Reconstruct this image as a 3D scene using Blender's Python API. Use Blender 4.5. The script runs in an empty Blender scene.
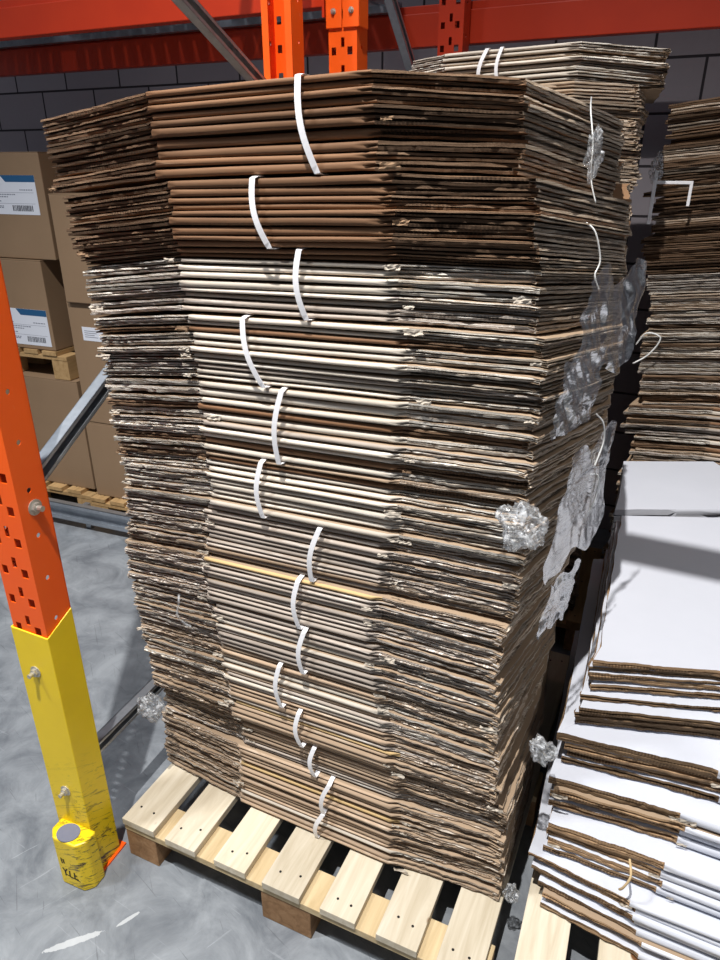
import bpy, bmesh, math, random
import numpy as np
from mathutils import Vector, Matrix
random.seed(7); RNG = np.random.default_rng(7)
R = math.radians
C = bpy.context.scene.collection
SC = bpy.context.scene
SQ = -0.36798                                   # the pallet rows run at this angle to the camera
ORG = Vector((-.631, 1.338, 0)); EX = Vector((math.cos(SQ), math.sin(SQ), 0)); EY = Vector((-EX.y, EX.x, 0))
RK0 = SQ-.07
def W(s, d, z=0.0): return ORG + EX*s + EY*d + Vector((0, 0, z))

# ------------------------------------------------------------------ camera, world, light, exposure
cam = bpy.data.cameras.new('camera'); co = bpy.data.objects.new('camera', cam); C.objects.link(co)
co.location = (0, 0, 1.75); co.rotation_euler = (R(90-24.3), 0, 0)
cam.sensor_fit = 'HORIZONTAL'; cam.sensor_width = 36; cam.lens = 35; cam.clip_start = .02
SC.camera = co
w = bpy.data.worlds.new('world'); SC.world = w; w.use_nodes = True
w.node_tree.nodes['Background'].inputs[0].default_value = (.80, .86, 1, 1)
w.node_tree.nodes['Background'].inputs[1].default_value = .17
def area(name, loc, target, size, power, col=(1, 1, 1), sy=None):
    l = bpy.data.lights.new(name, 'AREA'); l.energy = power; l.size = size; l.color = col
    if sy: l.shape = 'RECTANGLE'; l.size_y = sy
    o = bpy.data.objects.new(name, l); C.objects.link(o); o.location = loc
    o.rotation_euler = (Vector(target)-Vector(loc)).to_track_quat('-Z', 'Y').to_euler(); return o
def high_bay(loc, target, power, half, blend, col=(1, 1, 1), r=.15):
    l = bpy.data.lights.new('high_bay_light', 'SPOT'); l.energy = power; l.shadow_soft_size = r; l.color = col
    l.spot_size = R(2*half); l.spot_blend = blend
    o = bpy.data.objects.new('high_bay_light', l); C.objects.link(o); o.location = loc
    o.rotation_euler = (Vector(target)-Vector(loc)).to_track_quat('-Z', 'Y').to_euler(); return o
high_bay(W(.55, -1.35, 5.6), W(.55, -.45, 0), 1500, 42, .8, (1, .98, .95), .03)
high_bay(W(-1.9, -1.5, 5.6), W(-1.0, -.6, 0), 760, 44, .9, (.93, .97, 1), .25)
high_bay(W(3.3, -.6, 5.6), W(2.9, -.3, 0), 230, 40, .9, (1, .97, .93), .25)
SC.view_settings.view_transform = 'Standard'; SC.view_settings.look = 'None'
SC.view_settings.gamma = 1; SC.view_settings.use_curve_mapping = False
SC.view_settings.exposure = 0.0

# ------------------------------------------------------------------ helpers
def lin(r, g, b):
    f = lambda c: (c/255/12.92) if c/255 <= .04045 else ((c/255+.055)/1.055)**2.4
    return (f(r), f(g), f(b), 1)
def tag(o, label=None, cat=None, group=None, kind=None):
    if label: o['label'] = label
    if cat: o['category'] = cat
    if group: o['group'] = group
    if kind: o['kind'] = kind
    return o
def thing(name, loc, rz, label, cat, group=None):
    o = bpy.data.objects.new(name, None); C.objects.link(o); o.empty_display_size = .1
    o.location = loc; o.rotation_euler = (0, 0, rz); return tag(o, label, cat, group)
def link(name, me, mats, parent=None, smooth=False):
    for m in (mats if isinstance(mats, (list, tuple)) else [mats]): me.materials.append(m)
    o = bpy.data.objects.new(name, me); C.objects.link(o)
    if parent: o.parent = parent
    if smooth: me.polygons.foreach_set('use_smooth', [True]*len(me.polygons))
    return o
class MB:
    def __init__(s): s.v = []; s.f = []; s.m = []
    def add(s, vs, fs, mi=0):
        n = len(s.v); s.v += [tuple(v) for v in vs]; s.f += [tuple(n+i for i in f) for f in fs]; s.m += [mi]*len(fs); return s
    def box(s, x0, x1, y0, y1, z0, z1, mi=0, M=None):
        vs = [Vector((x, y, z)) for x in (x0, x1) for y in (y0, y1) for z in (z0, z1)]
        if M: vs = [M @ v for v in vs]
        return s.add(vs, [(0,1,3,2),(4,6,7,5),(0,4,5,1),(2,3,7,6),(0,2,6,4),(1,5,7,3)], mi)
    def prism(s, pts, z0, z1, mi=0, M=None):
        n = len(pts); vs = [Vector((p[0], p[1], z0)) for p in pts]+[Vector((p[0], p[1], z1)) for p in pts]
        if M: vs = [M @ v for v in vs]
        return s.add(vs, [tuple(range(n-1, -1, -1)), tuple(range(n, 2*n))]+[(i, (i+1) % n, n+(i+1) % n, n+i) for i in range(n)], mi)
    def tube(s, pts, r, seg=8, mi=0):
        pts = [Vector(p) for p in pts]; vs = []; n = len(pts)
        for i, p in enumerate(pts):
            t = (pts[min(i+1, n-1)]-pts[max(i-1, 0)]).normalized()
            a = t.orthogonal().normalized() if i == 0 else (a-t*a.dot(t)).normalized()
            b = t.cross(a)
            vs += [p+(a*math.cos(2*math.pi*k/seg)+b*math.sin(2*math.pi*k/seg))*r for k in range(seg)]
        fs = [(i*seg+k, i*seg+(k+1) % seg, (i+1)*seg+(k+1) % seg, (i+1)*seg+k) for i in range(n-1) for k in range(seg)]
        fs += [tuple(range(seg-1, -1, -1)), tuple(range((n-1)*seg, n*seg))]
        return s.add(vs, fs, mi)
    def mesh(s, name):
        me = bpy.data.meshes.new(name); me.from_pydata(s.v, [], s.f); me.polygons.foreach_set('material_index', s.m); me.update(); return me
    def build(s, name, mats, parent=None, smooth=False, bevel=0, seg=2):
        o = link(name, s.mesh(name), mats, parent, smooth)
        if bevel:
            b = o.modifiers.new('bevel', 'BEVEL'); b.width = bevel; b.segments = seg; b.limit_method = 'ANGLE'
        return o
# ---- material helper
class MT:
    def __init__(s, name, rough=.8, metal=0, spec=.3):
        s.m = bpy.data.materials.new(name); s.m.use_nodes = True; s.nt = s.m.node_tree
        s.b = s.nt.nodes['Principled BSDF']; s.b.inputs['Roughness'].default_value = rough
        s.b.inputs['Metallic'].default_value = metal; s.b.inputs['Specular IOR Level'].default_value = spec
    def n(s, t, **k):
        nd = s.nt.nodes.new(t)
        for a, v in k.items(): setattr(nd, a, v)
        return nd
    def l(s, a, b): s.nt.links.new(a, b)
    def coord(s, scale=(1, 1, 1), kind='Object', rot=(0, 0, 0)):
        tc = s.n('ShaderNodeTexCoord'); m0 = s.n('ShaderNodeMapping'); mp = s.n('ShaderNodeMapping'); m0.inputs['Rotation'].default_value = rot; mp.inputs['Scale'].default_value = scale
        s.l(tc.outputs[kind], m0.inputs[0]); s.l(m0.outputs[0], mp.inputs[0]); return mp.outputs[0]
    def noise(s, vec, scale, detail=4, rough=.6, dist=0):
        nz = s.n('ShaderNodeTexNoise'); nz.inputs['Scale'].default_value = scale; nz.inputs['Detail'].default_value = detail
        nz.inputs['Roughness'].default_value = rough; nz.inputs['Distortion'].default_value = dist
        if vec is not None: s.l(vec, nz.inputs['Vector'])
        return nz.outputs['Fac']
    def ramp(s, fac, stops, interp='LINEAR'):
        r = s.n('ShaderNodeValToRGB'); cr = r.color_ramp; cr.interpolation = interp
        while len(cr.elements) < len(stops): cr.elements.new(.5)
        for e, (p, c) in zip(cr.elements, stops): e.position = p; e.color = c if len(c) == 4 else (*c, 1)
        s.l(fac, r.inputs[0]); return r.outputs[0]
    def math(s, op, a, b=None, c=None):
        m = s.n('ShaderNodeMath', operation=op)
        for i, x in enumerate((a, b, c)):
            if x is None: continue
            if isinstance(x, (int, float)): m.inputs[i].default_value = x
            else: s.l(x, m.inputs[i])
        return m.outputs[0]
    def mix(s, fac, a, b, mode='MIX'):
        m = s.n('ShaderNodeMix', data_type='RGBA', blend_type=mode)
        for i, x in ((0, fac), (6, a), (7, b)):
            if isinstance(x, (int, float)): m.inputs[i].default_value = x
            elif isinstance(x, tuple): m.inputs[i].default_value = x
            else: s.l(x, m.inputs[i])
        return m.outputs[2]
    def base(s, c):
        if isinstance(c, tuple): s.b.inputs['Base Color'].default_value = c
        else: s.l(c, s.b.inputs['Base Color'])
        return s
    def bump(s, h, strength=.3, dist=.002):
        b = s.n('ShaderNodeBump'); b.inputs['Strength'].default_value = strength; b.inputs['Distance'].default_value = dist
        s.l(h, b.inputs['Height']); s.l(b.outputs[0], s.b.inputs['Normal']); return s
def rnd_obj(t):
    return t.n('ShaderNodeObjectInfo').outputs['Random']
def vec_arc(t, sx, sz):
    """texture vector that runs along a sheet's edge: arc length, height, per sheet seed"""
    a = t.n('ShaderNodeAttribute'); a.attribute_name = 'arc'
    c = t.n('ShaderNodeCombineXYZ'); tc = t.n('ShaderNodeTexCoord'); sp = t.n('ShaderNodeSeparateXYZ'); t.l(tc.outputs['Object'], sp.inputs[0])
    t.l(t.math('MULTIPLY', a.outputs['Fac'], sx), c.inputs[0]); t.l(t.math('MULTIPLY', sp.outputs[2], sz), c.inputs[1])
    t.l(t.math('MULTIPLY', rnd_obj(t), 37.0), c.inputs[2]); return c.outputs[0], a.outputs['Fac'], sp.outputs[2]
def mat_fold(name, dark, light, wear=(225, 218, 205), amt=.60):
    t = MT(name, .72, 0, .25)
    v, arc, z = vec_arc(t, 9, 160)
    n1 = t.noise(v, 1.0, 5, .6); base = t.mix(n1, lin(*dark), lin(*light))
    v2, _, _ = vec_arc(t, 2.5, 30); n2 = t.noise(v2, 2.0, 6, .75)
    wr = t.ramp(n2, [(amt, (0, 0, 0)), (amt+.10, (1, 1, 1))])
    c = t.mix(t.math('MULTIPLY', wr, .55), base, lin(*wear))
    hv = t.n('ShaderNodeHueSaturation'); t.l(c, hv.inputs['Color']); t.l(t.math('MULTIPLY_ADD', rnd_obj(t), .5, .75), hv.inputs['Value'])
    t.base(hv.outputs[0]); t.bump(n2, .35, .002); return t.m
def mat_cut(name, dark, light, wear=(205, 192, 176), amt=.56, flute=.3):
    t = MT(name, .9, 0, .15)
    v, arc, z = vec_arc(t, 16, 700)
    n1 = t.noise(v, 1.0, 5, .75)
    vf, _, _ = vec_arc(t, 3, 60); nf = t.noise(vf, 1.5, 2)
    wv = t.math('SINE', t.math('MULTIPLY', arc, 2*math.pi/.0068))
    fl = t.math('MULTIPLY', t.math('MULTIPLY', t.math('MULTIPLY_ADD', wv, .5, .5), flute), t.ramp(nf, [(.5, (0, 0, 0)), (.62, (1, 1, 1))]))
    k = t.math('SUBTRACT', t.math('MULTIPLY_ADD', n1, 2.2, -.6), fl)
    base = t.ramp(k, [(.05, lin(*dark)), (.85, lin(*light))])
    v2, _, _ = vec_arc(t, 4.5, 560); n2 = t.noise(v2, 1.3, 7, .85)
    c = t.mix(t.ramp(n2, [(amt, (0, 0, 0)), (amt+.07, (.8, .8, .8))]), base, lin(*wear))
    hv = t.n('ShaderNodeHueSaturation'); t.l(c, hv.inputs['Color']); t.l(t.math('MULTIPLY_ADD', rnd_obj(t), .8, .58), hv.inputs['Value'])
    t.base(hv.outputs[0]); t.bump(t.math('SUBTRACT', n2, fl), .7, .003); return t.m
def mat_face(name, a, b, scale=3):
    t = MT(name, .78, 0, .25); co_ = t.coord((1, 1, 1)); n = t.noise(co_, scale, 6, .65)
    t.base(t.mix(n, lin(*a), lin(*b))); t.bump(t.noise(t.coord((1, 30, 1)), 12, 2), .12, .001); return t.m
def mat_plain(name, col, rough=.6, metal=0, spec=.4, var=.0):
    t = MT(name, rough, metal, spec)
    if var:
        n = t.noise(t.coord(), 18, 5, .7); c = lin(*col); d = tuple(x*(1-var) for x in c[:3])+(1,)
        t.base(t.mix(n, d, c))
    else: t.base(lin(*col))
    return t.m

M_FACE = mat_face('kraft_face', (148, 126, 104), (172, 149, 124))
M_FACEB = mat_face('kraft_face_brown', (120, 90, 66), (140, 108, 80))
M_WFACE = mat_face('white_face', (190, 193, 202), (206, 208, 217), 2)
FOLD = {
 'brown': mat_fold('brown_fold', (98, 70, 50), (132, 98, 70), (170, 142, 114), .64),
 'cream': mat_fold('cream_fold', (178, 164, 146), (222, 213, 200), (240, 236, 230), .58),
 'grey':  mat_fold('greyish_fold', (140, 126, 114), (188, 176, 164), (222, 216, 208), .56),
 'tan':   mat_fold('tan_fold', (150, 126, 102), (186, 162, 138), (210, 196, 178), .57),
 'yellow': mat_fold('yellow_fold', (184, 152, 104), (206, 178, 130), (220, 200, 160), .66),
 'white': mat_fold('white_fold', (186, 188, 196), (208, 210, 218), (226, 226, 232), .60)}
CUT = {
 'brown': mat_cut('brown_cut_edge', (52, 38, 29), (128, 102, 80), (168, 144, 120), .58),
 'cream': mat_cut('cream_cut_edge', (88, 73, 60), (196, 182, 164), (240, 236, 228), .49),
 'grey':  mat_cut('greyish_cut_edge', (80, 68, 58), (178, 162, 148), (226, 220, 212), .50),
 'tan':   mat_cut('tan_cut_edge', (82, 66, 52), (174, 152, 130), (216, 204, 190), .51),
 'side':  mat_cut('side_cut_edge', (100, 84, 68), (188, 168, 146), (214, 204, 190), .50, .2),
 'white': mat_cut('kraft_edge_of_white_carton', (92, 70, 50), (172, 142, 110), (214, 204, 190), .60, .4)}
M_STRAP = mat_plain('white_strap', (238, 236, 238), .38, 0, .5)
M_TWINE = mat_plain('white_twine', (232, 232, 230), .6)
M_TORN = mat_plain('torn_paper', (206, 194, 178), .9, 0, .1, .35)
M_TORNB = mat_plain('torn_brown_paper', (150, 122, 96), .9, 0, .1, .35)

# ------------------------------------------------------------------ the setting
def floor_mat():
    t = MT('worn_concrete', .5, 0, .45)
    c = t.coord(); n = t.noise(c, .9, 6, .6); n2 = t.noise(c, 6, 8, .7, .6)
    base = t.ramp(n, [(.3, lin(100, 105, 111)), (.7, lin(128, 133, 139))])
    base = t.mix(.55, base, t.ramp(n2, [(.35, lin(88, 92, 98)), (.65, lin(158, 162, 166))]))
    for k, (rot, sc, th, col, amt) in enumerate((((0, 0, .55), (2.2, 46, 1), .675, (160, 163, 168), .3), ((0, 0, 1.15), (2.6, 60, 1), .68, (66, 69, 74), .4),
                                   ((0, 0, -.7), (2, 50, 1), .70, (176, 180, 185), .35), ((0, 0, .75), (3, 90, 1), .67, (72, 75, 80), .45))):
        s = t.noise(t.coord(sc, 'Object', rot), 1.7, 3, .6, .3)
        base = t.mix(t.math('MULTIPLY', t.ramp(s, [(th, (0, 0, 0)), (th+.02, (1, 1, 1))]), amt), base, lin(*col))
    # the long pale paint smear beside the post
    tc = t.n('ShaderNodeTexCoord'); nz = t.noise(tc.outputs['Object'], 60, 4, .7)
    for (p, q, wd) in (((-.045, -.297), (.068, -.193), .010), ((.085, -.178), (.118, -.120), .006)):
        P, Q = W(*p), W(*q); L = (Q-P).length; an = math.atan2(Q.y-P.y, Q.x-P.x); mid = (P+Q)/2
        mp = t.n('ShaderNodeMapping'); mp.vector_type = 'TEXTURE'; mp.inputs['Location'].default_value = mid; mp.inputs['Rotation'].default_value = (0, 0, an)
        mp.inputs['Scale'].default_value = (L/2, wd, 1); t.l(tc.outputs['Object'], mp.inputs[0])
        ln = t.n('ShaderNodeVectorMath', operation='LENGTH'); t.l(mp.outputs[0], ln.inputs[0])
        f = t.math('ADD', ln.outputs['Value'], t.math('MULTIPLY', nz, .9))
        base = t.mix(t.ramp(f, [(.0, (.75,)*3), (.98, (.65,)*3), (1.0, (0, 0, 0))]) if False else t.math('MULTIPLY', t.math('LESS_THAN', f, 1.35), .6), base, lin(205, 207, 208))
    t.base(base); t.bump(n2, .25, .003)
    rr = t.ramp(n2, [(.3, (.38,)*3), (.7, (.6,)*3)]); t.l(rr, t.b.inputs['Roughness']); return t.m
fl = MB().add([(-9, -5, 0), (9, -5, 0), (9, 9, 0), (-9, 9, 0)], [(0, 1, 2, 3)]).build('floor', floor_mat()); tag(fl, kind='structure')
def wall_mat():
    t = MT('painted_block_wall', .85, 0, .2)
    b = t.n('ShaderNodeTexBrick'); c = t.coord((1, 1, 1), 'Object', (R(90), 0, 0)); t.l(c, b.inputs['Vector'])
    b.inputs['Scale'].default_value = 1; b.inputs['Brick Width'].default_value = .4; b.inputs['Row Height'].default_value = .2; b.inputs['Mortar Size'].default_value = .006
    b.inputs['Mortar Smooth'].default_value = .3
    b.inputs['Color1'].default_value = lin(176, 168, 174); b.inputs['Color2'].default_value = lin(192, 184, 190); b.inputs['Mortar'].default_value = lin(70, 66, 70)
    n = t.noise(t.coord(), 40, 5, .7)
    t.base(t.mix(.35, b.outputs[0], t.mix(n, lin(95, 92, 96), lin(165, 162, 165)), 'MULTIPLY'))
    h = t.math('SUBTRACT', t.math('MULTIPLY', n, .3), b.outputs['Fac']); t.bump(h, .6, .006); return t.m
wl = MB().box(-6.5, 6.5, 0, .2, 0, 6.5).build('wall_back', wall_mat()); wl.location = W(0, 2.55, -.06); wl.rotation_euler = (0, 0, RK0); tag(wl, kind='structure')

# ------------------------------------------------------------------ pallet rack
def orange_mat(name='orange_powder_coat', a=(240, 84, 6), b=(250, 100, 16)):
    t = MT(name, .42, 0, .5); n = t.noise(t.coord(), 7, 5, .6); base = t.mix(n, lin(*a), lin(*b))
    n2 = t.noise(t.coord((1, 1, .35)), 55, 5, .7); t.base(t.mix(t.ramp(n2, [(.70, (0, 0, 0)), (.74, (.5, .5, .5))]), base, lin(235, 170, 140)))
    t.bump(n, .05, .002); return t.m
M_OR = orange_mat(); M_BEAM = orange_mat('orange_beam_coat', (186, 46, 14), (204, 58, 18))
def galv_mat():
    t = MT('galvanised_steel', .38, .85, .5); v = t.n('ShaderNodeTexVoronoi'); v.inputs['Scale'].default_value = 60; t.l(t.coord(), v.inputs['Vector'])
    t.base(t.mix(t.noise(t.coord(), 9, 4), lin(150, 156, 164), t.mix(v.outputs['Distance'], lin(190, 195, 202), lin(215, 220, 226)))); return t.m
M_GALV = galv_mat(); M_BOLT = mat_plain('zinc_bolt', (205, 200, 190), .35, .7, .5, .2); M_DARK = mat_plain('dark_gap', (18, 16, 16), .9)
def yellow_mat():
    t = MT('scuffed_yellow_paint', .4, 0, .5); n = t.noise(t.coord(), 8, 4); base = t.mix(n, lin(226, 190, 8), lin(246, 212, 24))
    tc = t.n('ShaderNodeTexCoord'); sp = t.n('ShaderNodeSeparateXYZ'); t.l(tc.outputs['Object'], sp.inputs[0])
    low = t.ramp(t.math('SUBTRACT', .42, sp.outputs[2]), [(.0, (0, 0, 0)), (.32, (1, 1, 1))])          # scuffs sit where forks and pallets knock it
    side = t.ramp(sp.outputs[0], [(.055/.2, (.25,)*3), (.075/.2, (1, 1, 1))]) if False else t.ramp(sp.outputs[0], [(.04, (.35,)*3), (.1, (1, 1, 1))])
    s1 = t.noise(t.coord((9, 9, 60), 'Object', (.5, .35, 0)), 1.6, 5, .75, .8)
    f = t.math('MULTIPLY', t.math('MULTIPLY', low, side), t.ramp(s1, [(.545, (0, 0, 0)), (.60, (1, 1, 1))]))
    base = t.mix(f, base, lin(52, 44, 26))
    s2 = t.noise(t.coord(), 34, 6, .8); f2 = t.math('MULTIPLY', low, t.ramp(s2, [(.60, (0, 0, 0)), (.63, (.8, .8, .8))])); base = t.mix(f2, base, lin(120, 96, 30))
    t.base(base); t.bump(s1, .15, .002); return t.m
M_YEL = yellow_mat()
def slotted(mb, xs, zs, holes, fr, th, rnd=False):
    """a steel face cut by columns xs and rows zs, open where holes says; fr maps (x, z, depth) to a point"""
    for i in range(len(xs)-1):
        for j in range(len(zs)-1):
            x0, x1, z0, z1 = xs[i], xs[i+1], zs[j], zs[j+1]
            if not holes(i, j):
                mb.add([fr(x0, z0, 0), fr(x1, z0, 0), fr(x1, z1, 0), fr(x0, z1, 0)], [(0, 1, 2, 3)])
                mb.add([fr(x0, z0, th), fr(x1, z0, th), fr(x1, z1, th), fr(x0, z1, th)], [(3, 2, 1, 0)])
            elif rnd:
                cx, cz, rx, rz = (x0+x1)/2, (z0+z1)/2, (x1-x0)*.42, (z1-z0)*.42
                sq = [(x1, cz), (x1, z1), (cx, z1), (x0, z1), (x0, cz), (x0, z0), (cx, z0), (x1, z0)]
                oc = [(cx+rx*math.cos(k*math.pi/4), cz+rz*math.sin(k*math.pi/4)) for k in range(8)]
                vs = [fr(*p, 0) for p in sq]+[fr(*p, 0) for p in oc]+[fr(*p, th) for p in oc]
                mb.add(vs, [(k, (k+1) % 8, 8+(k+1) % 8, 8+k) for k in range(8)]+[(8+k, 8+(k+1) % 8, 16+(k+1) % 8, 16+k) for k in range(8)])
            else:
                a = [(x0, z0), (x1, z0), (x1, z1), (x0, z1)]; vs = [fr(*p, 0) for p in a]+[fr(*p, th) for p in a]
                mb.add(vs, [(k, (k+1) % 4, 4+(k+1) % 4, 4+k) for k in range(4)])
def upright_mesh(h, w_=.1, dp=.08, flip=False, slots=True):
    """C section post, local x 0..w, y 0..dp; slotted face at y=0 (or at y=dp when flipped)"""
    mb = MB(); th = .0025; sy = (lambda y: dp-y) if flip else (lambda y: y)
    P = .0762; nz = int(h/P)
    zs = []
    for k in range(nz):
        z = k*P; zs += [z, z+.010, z+.032, z+.046, z+.058]
    zs += [nz*P, h]; zs = sorted(set(round(z, 5) for z in zs))
    xs = [0, .010, .026, .044, .056, .066, .084, w_]
    def hol(i, j):
        k = j % 5
        return slots and j < nz*5 and ((i in (1,) and k == 1) or (i == 3 and k in (2, 3)) or (i == 5 and k in (1,)))
    slotted(mb, xs, zs, hol, lambda x, z, t: (x, sy(t), z), th)
    pz = []; q = .107
    for k in range(int(h/q)): pz += [k*q, k*q+.05, k*q+.064]
    pz += [h]
    for side in (0, 1):
        fx = (lambda y, z, t: (w_-t, sy(y), z)) if side else (lambda y, z, t: (t, sy(y), z))
        slotted(mb, [0, .028, .042, dp], pz, lambda i, j: slots and i == 1 and j % 3 == 1, fx, th, True)
        x0, x1 = (w_-.022, w_) if side else (0, .022)
        mb.box(x0, x1, *sorted((sy(dp-th), sy(dp))), 0, h)
    return mb
def bolt(parent, p, axis, r=.010, L=.014, name='bolt'):
    q = Vector(axis).normalized().to_track_quat('Z', 'Y').to_matrix().to_4x4(); M = Matrix.Translation(p) @ q
    mb = MB(); mb.prism([(r*1.5*math.cos(k*math.pi/8), r*1.5*math.sin(k*math.pi/8)) for k in range(16)], 0, .002, 0, M)
    mb.prism([(r*math.cos(k*math.pi/3), r*math.sin(k*math.pi/3)) for k in range(6)], .002, .009, 0, M)
    mb.prism([(r*.55*math.cos(k*math.pi/5), r*.55*math.sin(k*math.pi/5)) for k in range(10)], .009, L+.004, 0, M)
    return mb.build(name, M_BOLT, parent)
def brace(parent, p, q, wd=.036, name='brace'):
    """C channel brace from p to q in the local y z plane, its open side towards +x"""
    p, q = Vector(p), Vector(q); L = (q-p).length; d = (q-p)/L; n = Vector((1, 0, 0)).cross(d)
    M = Matrix(((d.x, n.x, 1, p.x), (d.y, n.y, 0, p.y), (d.z, n.z, 0, p.z), (0, 0, 0, 1)))
    t = .002; dep = .030; mb = MB(); h = wd/2
    mb.box(0, L, -h, h, 0, t, 0, M); mb.box(0, L, -h, -h+t, 0, dep, 0, M); mb.box(0, L, h-t, h, 0, dep, 0, M)
    mb.box(0, L, -h, -h+.009, dep-t, dep, 0, M); mb.box(0, L, h-.009, h, dep-t, dep, 0, M)
    return mb.build(name, M_GALV, parent)
H = 3.3
fr = thing('pallet_rack', W(-.155, -.065), SQ-.02, 'orange slotted rack upright frame with galvanised braces and yellow foot guard', 'rack frame')
upright_mesh(H).build('upright', M_OR, fr)
up2 = upright_mesh(H, flip=True).build('upright', M_OR, fr); up2.location = (.025, 1.265, 0)
mb = MB(); mb.box(-.012, .112, -.012, .095, 0, .006); mb.build('base_plate', M_OR, fr)
for a, b in (((.035, .06, .325), (.035, 1.285, .325)), ((.035, .06, 1.10), (.035, 1.285, 1.79)), ((.035, .06, 2.45), (.035, 1.285, 1.93)), ((.035, .06, 2.6), (.035, 1.285, 3.2))):
    brace(fr, a, b)
for z in (1.085, ): bolt(fr, (.1, .040, z), (1, 0, 0), .012, .018)
bolt(fr, (.1, .040, 2.45), (1, 0, 0), .009)
# yellow protector shell around the foot, with bolts and guard block
def shell(mb, h):
    t = .004; o = .005
    P = lambda z: [(-o, .078, z), (-o, -o, z), (.1+o, -o, z), (.1+o, .078, z)]
    Q = lambda z: [(-o+t, .078, z), (-o+t, -o+t, z), (.1+o-t, -o+t, z), (.1+o-t, .078, z)]
    hs = [h, h-.008, h-.014, h+.020]
    out0, in0 = P(0), Q(0); out1 = [(p[0], p[1], z) for p, z in zip(P(0), hs)]; in1 = [(p[0], p[1], z) for p, z in zip(Q(0), hs)]
    vs = out0+out1+in0+in1
    fs = []
    for i in range(3): fs += [(i, i+1, 5+i, 4+i), (9+i, 8+i, 12+i, 13+i), (4+i, 5+i, 13+i, 12+i)]
    fs += [(0, 4, 12, 8), (3, 11, 15, 7)]
    mb.add(vs, fs)
mb = MB(); shell(mb, .788); pr = mb.build('post_protector', M_YEL, fr, bevel=.0035)
tag(pr, 'scuffed yellow steel post protector')
bolt(pr, (.044, -.005, .665), (0, -1, 0), .010, .018); bolt(pr, (.050, -.005, .285), (0, -1, 0), .010, .018)
mb = MB(); mb.prism([(.010, -.004), (.010, -.040), (.032, -.062), (.104, -.062), (.124, -.042), (.124, -.004)], 0, .170)
gd = mb.build('toe_guard', M_YEL, fr, bevel=.005, seg=2); tag(gd, 'yellow block at the foot with black scuffs')
mb = MB(); mb.prism([(.062+.031*math.cos(k*math.pi/16), -.036+.027*math.sin(k*math.pi/16)) for k in range(32)], .170, .1725)
mb.build('bolt_cap', mat_plain('grey_plug', (112, 114, 130), .5, 0, .4, .15), gd)
# black lettering worn into the guard: blocky remains of painted characters
mb = MB()
yf = -.0625
def mark(pts, w_=.0045):
    for (x0, z0), (x1, z1) in zip(pts, pts[1:]):
        dx, dz = x1-x0, z1-z0; L = math.hypot(dx, dz) or 1; nx, nz_ = -dz/L*w_/2, dx/L*w_/2
        mb.add([(x0-nx, yf, z0-nz_), (x1-nx, yf, z1-nz_), (x1+nx, yf, z1+nz_), (x0+nx, yf, z0+nz_)], [(0, 1, 2, 3)])
mark([(0.044, 0.064), (0.050, 0.052), (0.050, 0.036)]); mark([(0.058, 0.064), (0.050, 0.052)]); mark([(0.066, 0.062), (0.064, 0.038), (0.074, 0.038)])
mark([(0.082, 0.062), (0.080, 0.038), (0.092, 0.039)]); mark([(0.081, 0.051), (0.090, 0.052)]); mark([(0.046, 0.102), (0.047, 0.082)]); mark([(0.053, 0.100), (0.054, 0.084)]); mark([(0.050, 0.042), (0.098, 0.034)], .003)
mb.build('worn_black_marking', mat_plain('black_marking', (40, 36, 28), .7), gd)

RK = SQ-.07                       # the rack row behind stands a little askew to the pallets
def simple_post(name, s, d, mat, label, slots=True, flip=False, h=4.2):
    r = thing(name, W(s, d), RK, label, 'rack post')
    upright_mesh(h, slots=slots, flip=flip).build('upright', mat, r); mb = MB(); mb.box(-.012, .112, -.012, .095, 0, .006); mb.build('base_plate', mat, r); return r
p2 = simple_post('rack_upright', .035, 1.385, M_OR, 'bright orange slotted rack post with beam connector, right of two above the stack')
mb = MB()
mb.box(-.006, .050, -.008, -.003, 2.14, 2.46); mb.box(.054, .112, -.008, -.003, 2.14, 2.46); mb.box(.107, .112, -.008, .06, 2.14, 2.46); mb.box(-.006, -.001, -.008, .06, 2.14, 2.46)
cn = mb.build('beam_connector', M_OR, p2, bevel=.002)
for x in (.022, .084):
    bolt(cn, (x, -.008, 2.185), (0, -1, 0), .006, .006)
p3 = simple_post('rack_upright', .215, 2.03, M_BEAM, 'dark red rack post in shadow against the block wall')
rb = thing('rack_brace', W(.085, 1.46), SQ, 'dark diagonal rack brace rising behind the bright orange post', 'brace')
mb = MB(); brace(rb, (0, .02, 2.50), (.12, .86, 1.62), .04, 'channel')
def beam(name, s0, s1, d, z, hh, label, th=.05):
    r = thing(name, W(s0, d, z), RK, label, 'rack beam')
    mb = MB(); L = s1-s0
    mb.add([(0, 0, 0), (0, th, 0), (0, th, hh), (0, .018, hh), (0, .018, hh-.03), (0, 0, hh-.03)], [(0, 1, 2, 3, 4, 5)])
    a = [(0, 0), (th, 0), (th, hh), (.018, hh), (.018, hh-.03), (0, hh-.03)]
    vs = [(0, y, z_) for y, z_ in a]+[(L, y, z_) for y, z_ in a]
    mb.add(vs, [(k, (k+1) % 6, 6+(k+1) % 6, 6+k) for k in range(6)]+[(5, 4, 3, 2, 1, 0), (6, 7, 8, 9, 10, 11)])
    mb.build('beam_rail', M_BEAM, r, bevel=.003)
    mb = MB()
    for x in (0, L): mb.box(x-.004, x+.004, -.012, th+.008, -.03, hh+.05)
    mb.build('end_plate', M_BEAM, r); return r
beam('rack_beam', -2.75, .025, 1.59, 2.203, .13, 'orange rack beam nearest the camera at the top left corner')
beam('rack_beam', -3.3, 3.3, 2.37, 2.178, .145, 'long orange rack beam running in front of the block wall')
beam('rack_beam', -.045, 2.70, -.030, 2.78, .12, 'orange rack beam high above the brown bundles and white cartons')
dk = thing('wire_deck', W(-2.72, 1.65, 2.325), RK, 'grey galvanised deck between the two orange beams', 'rack deck')
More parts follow.
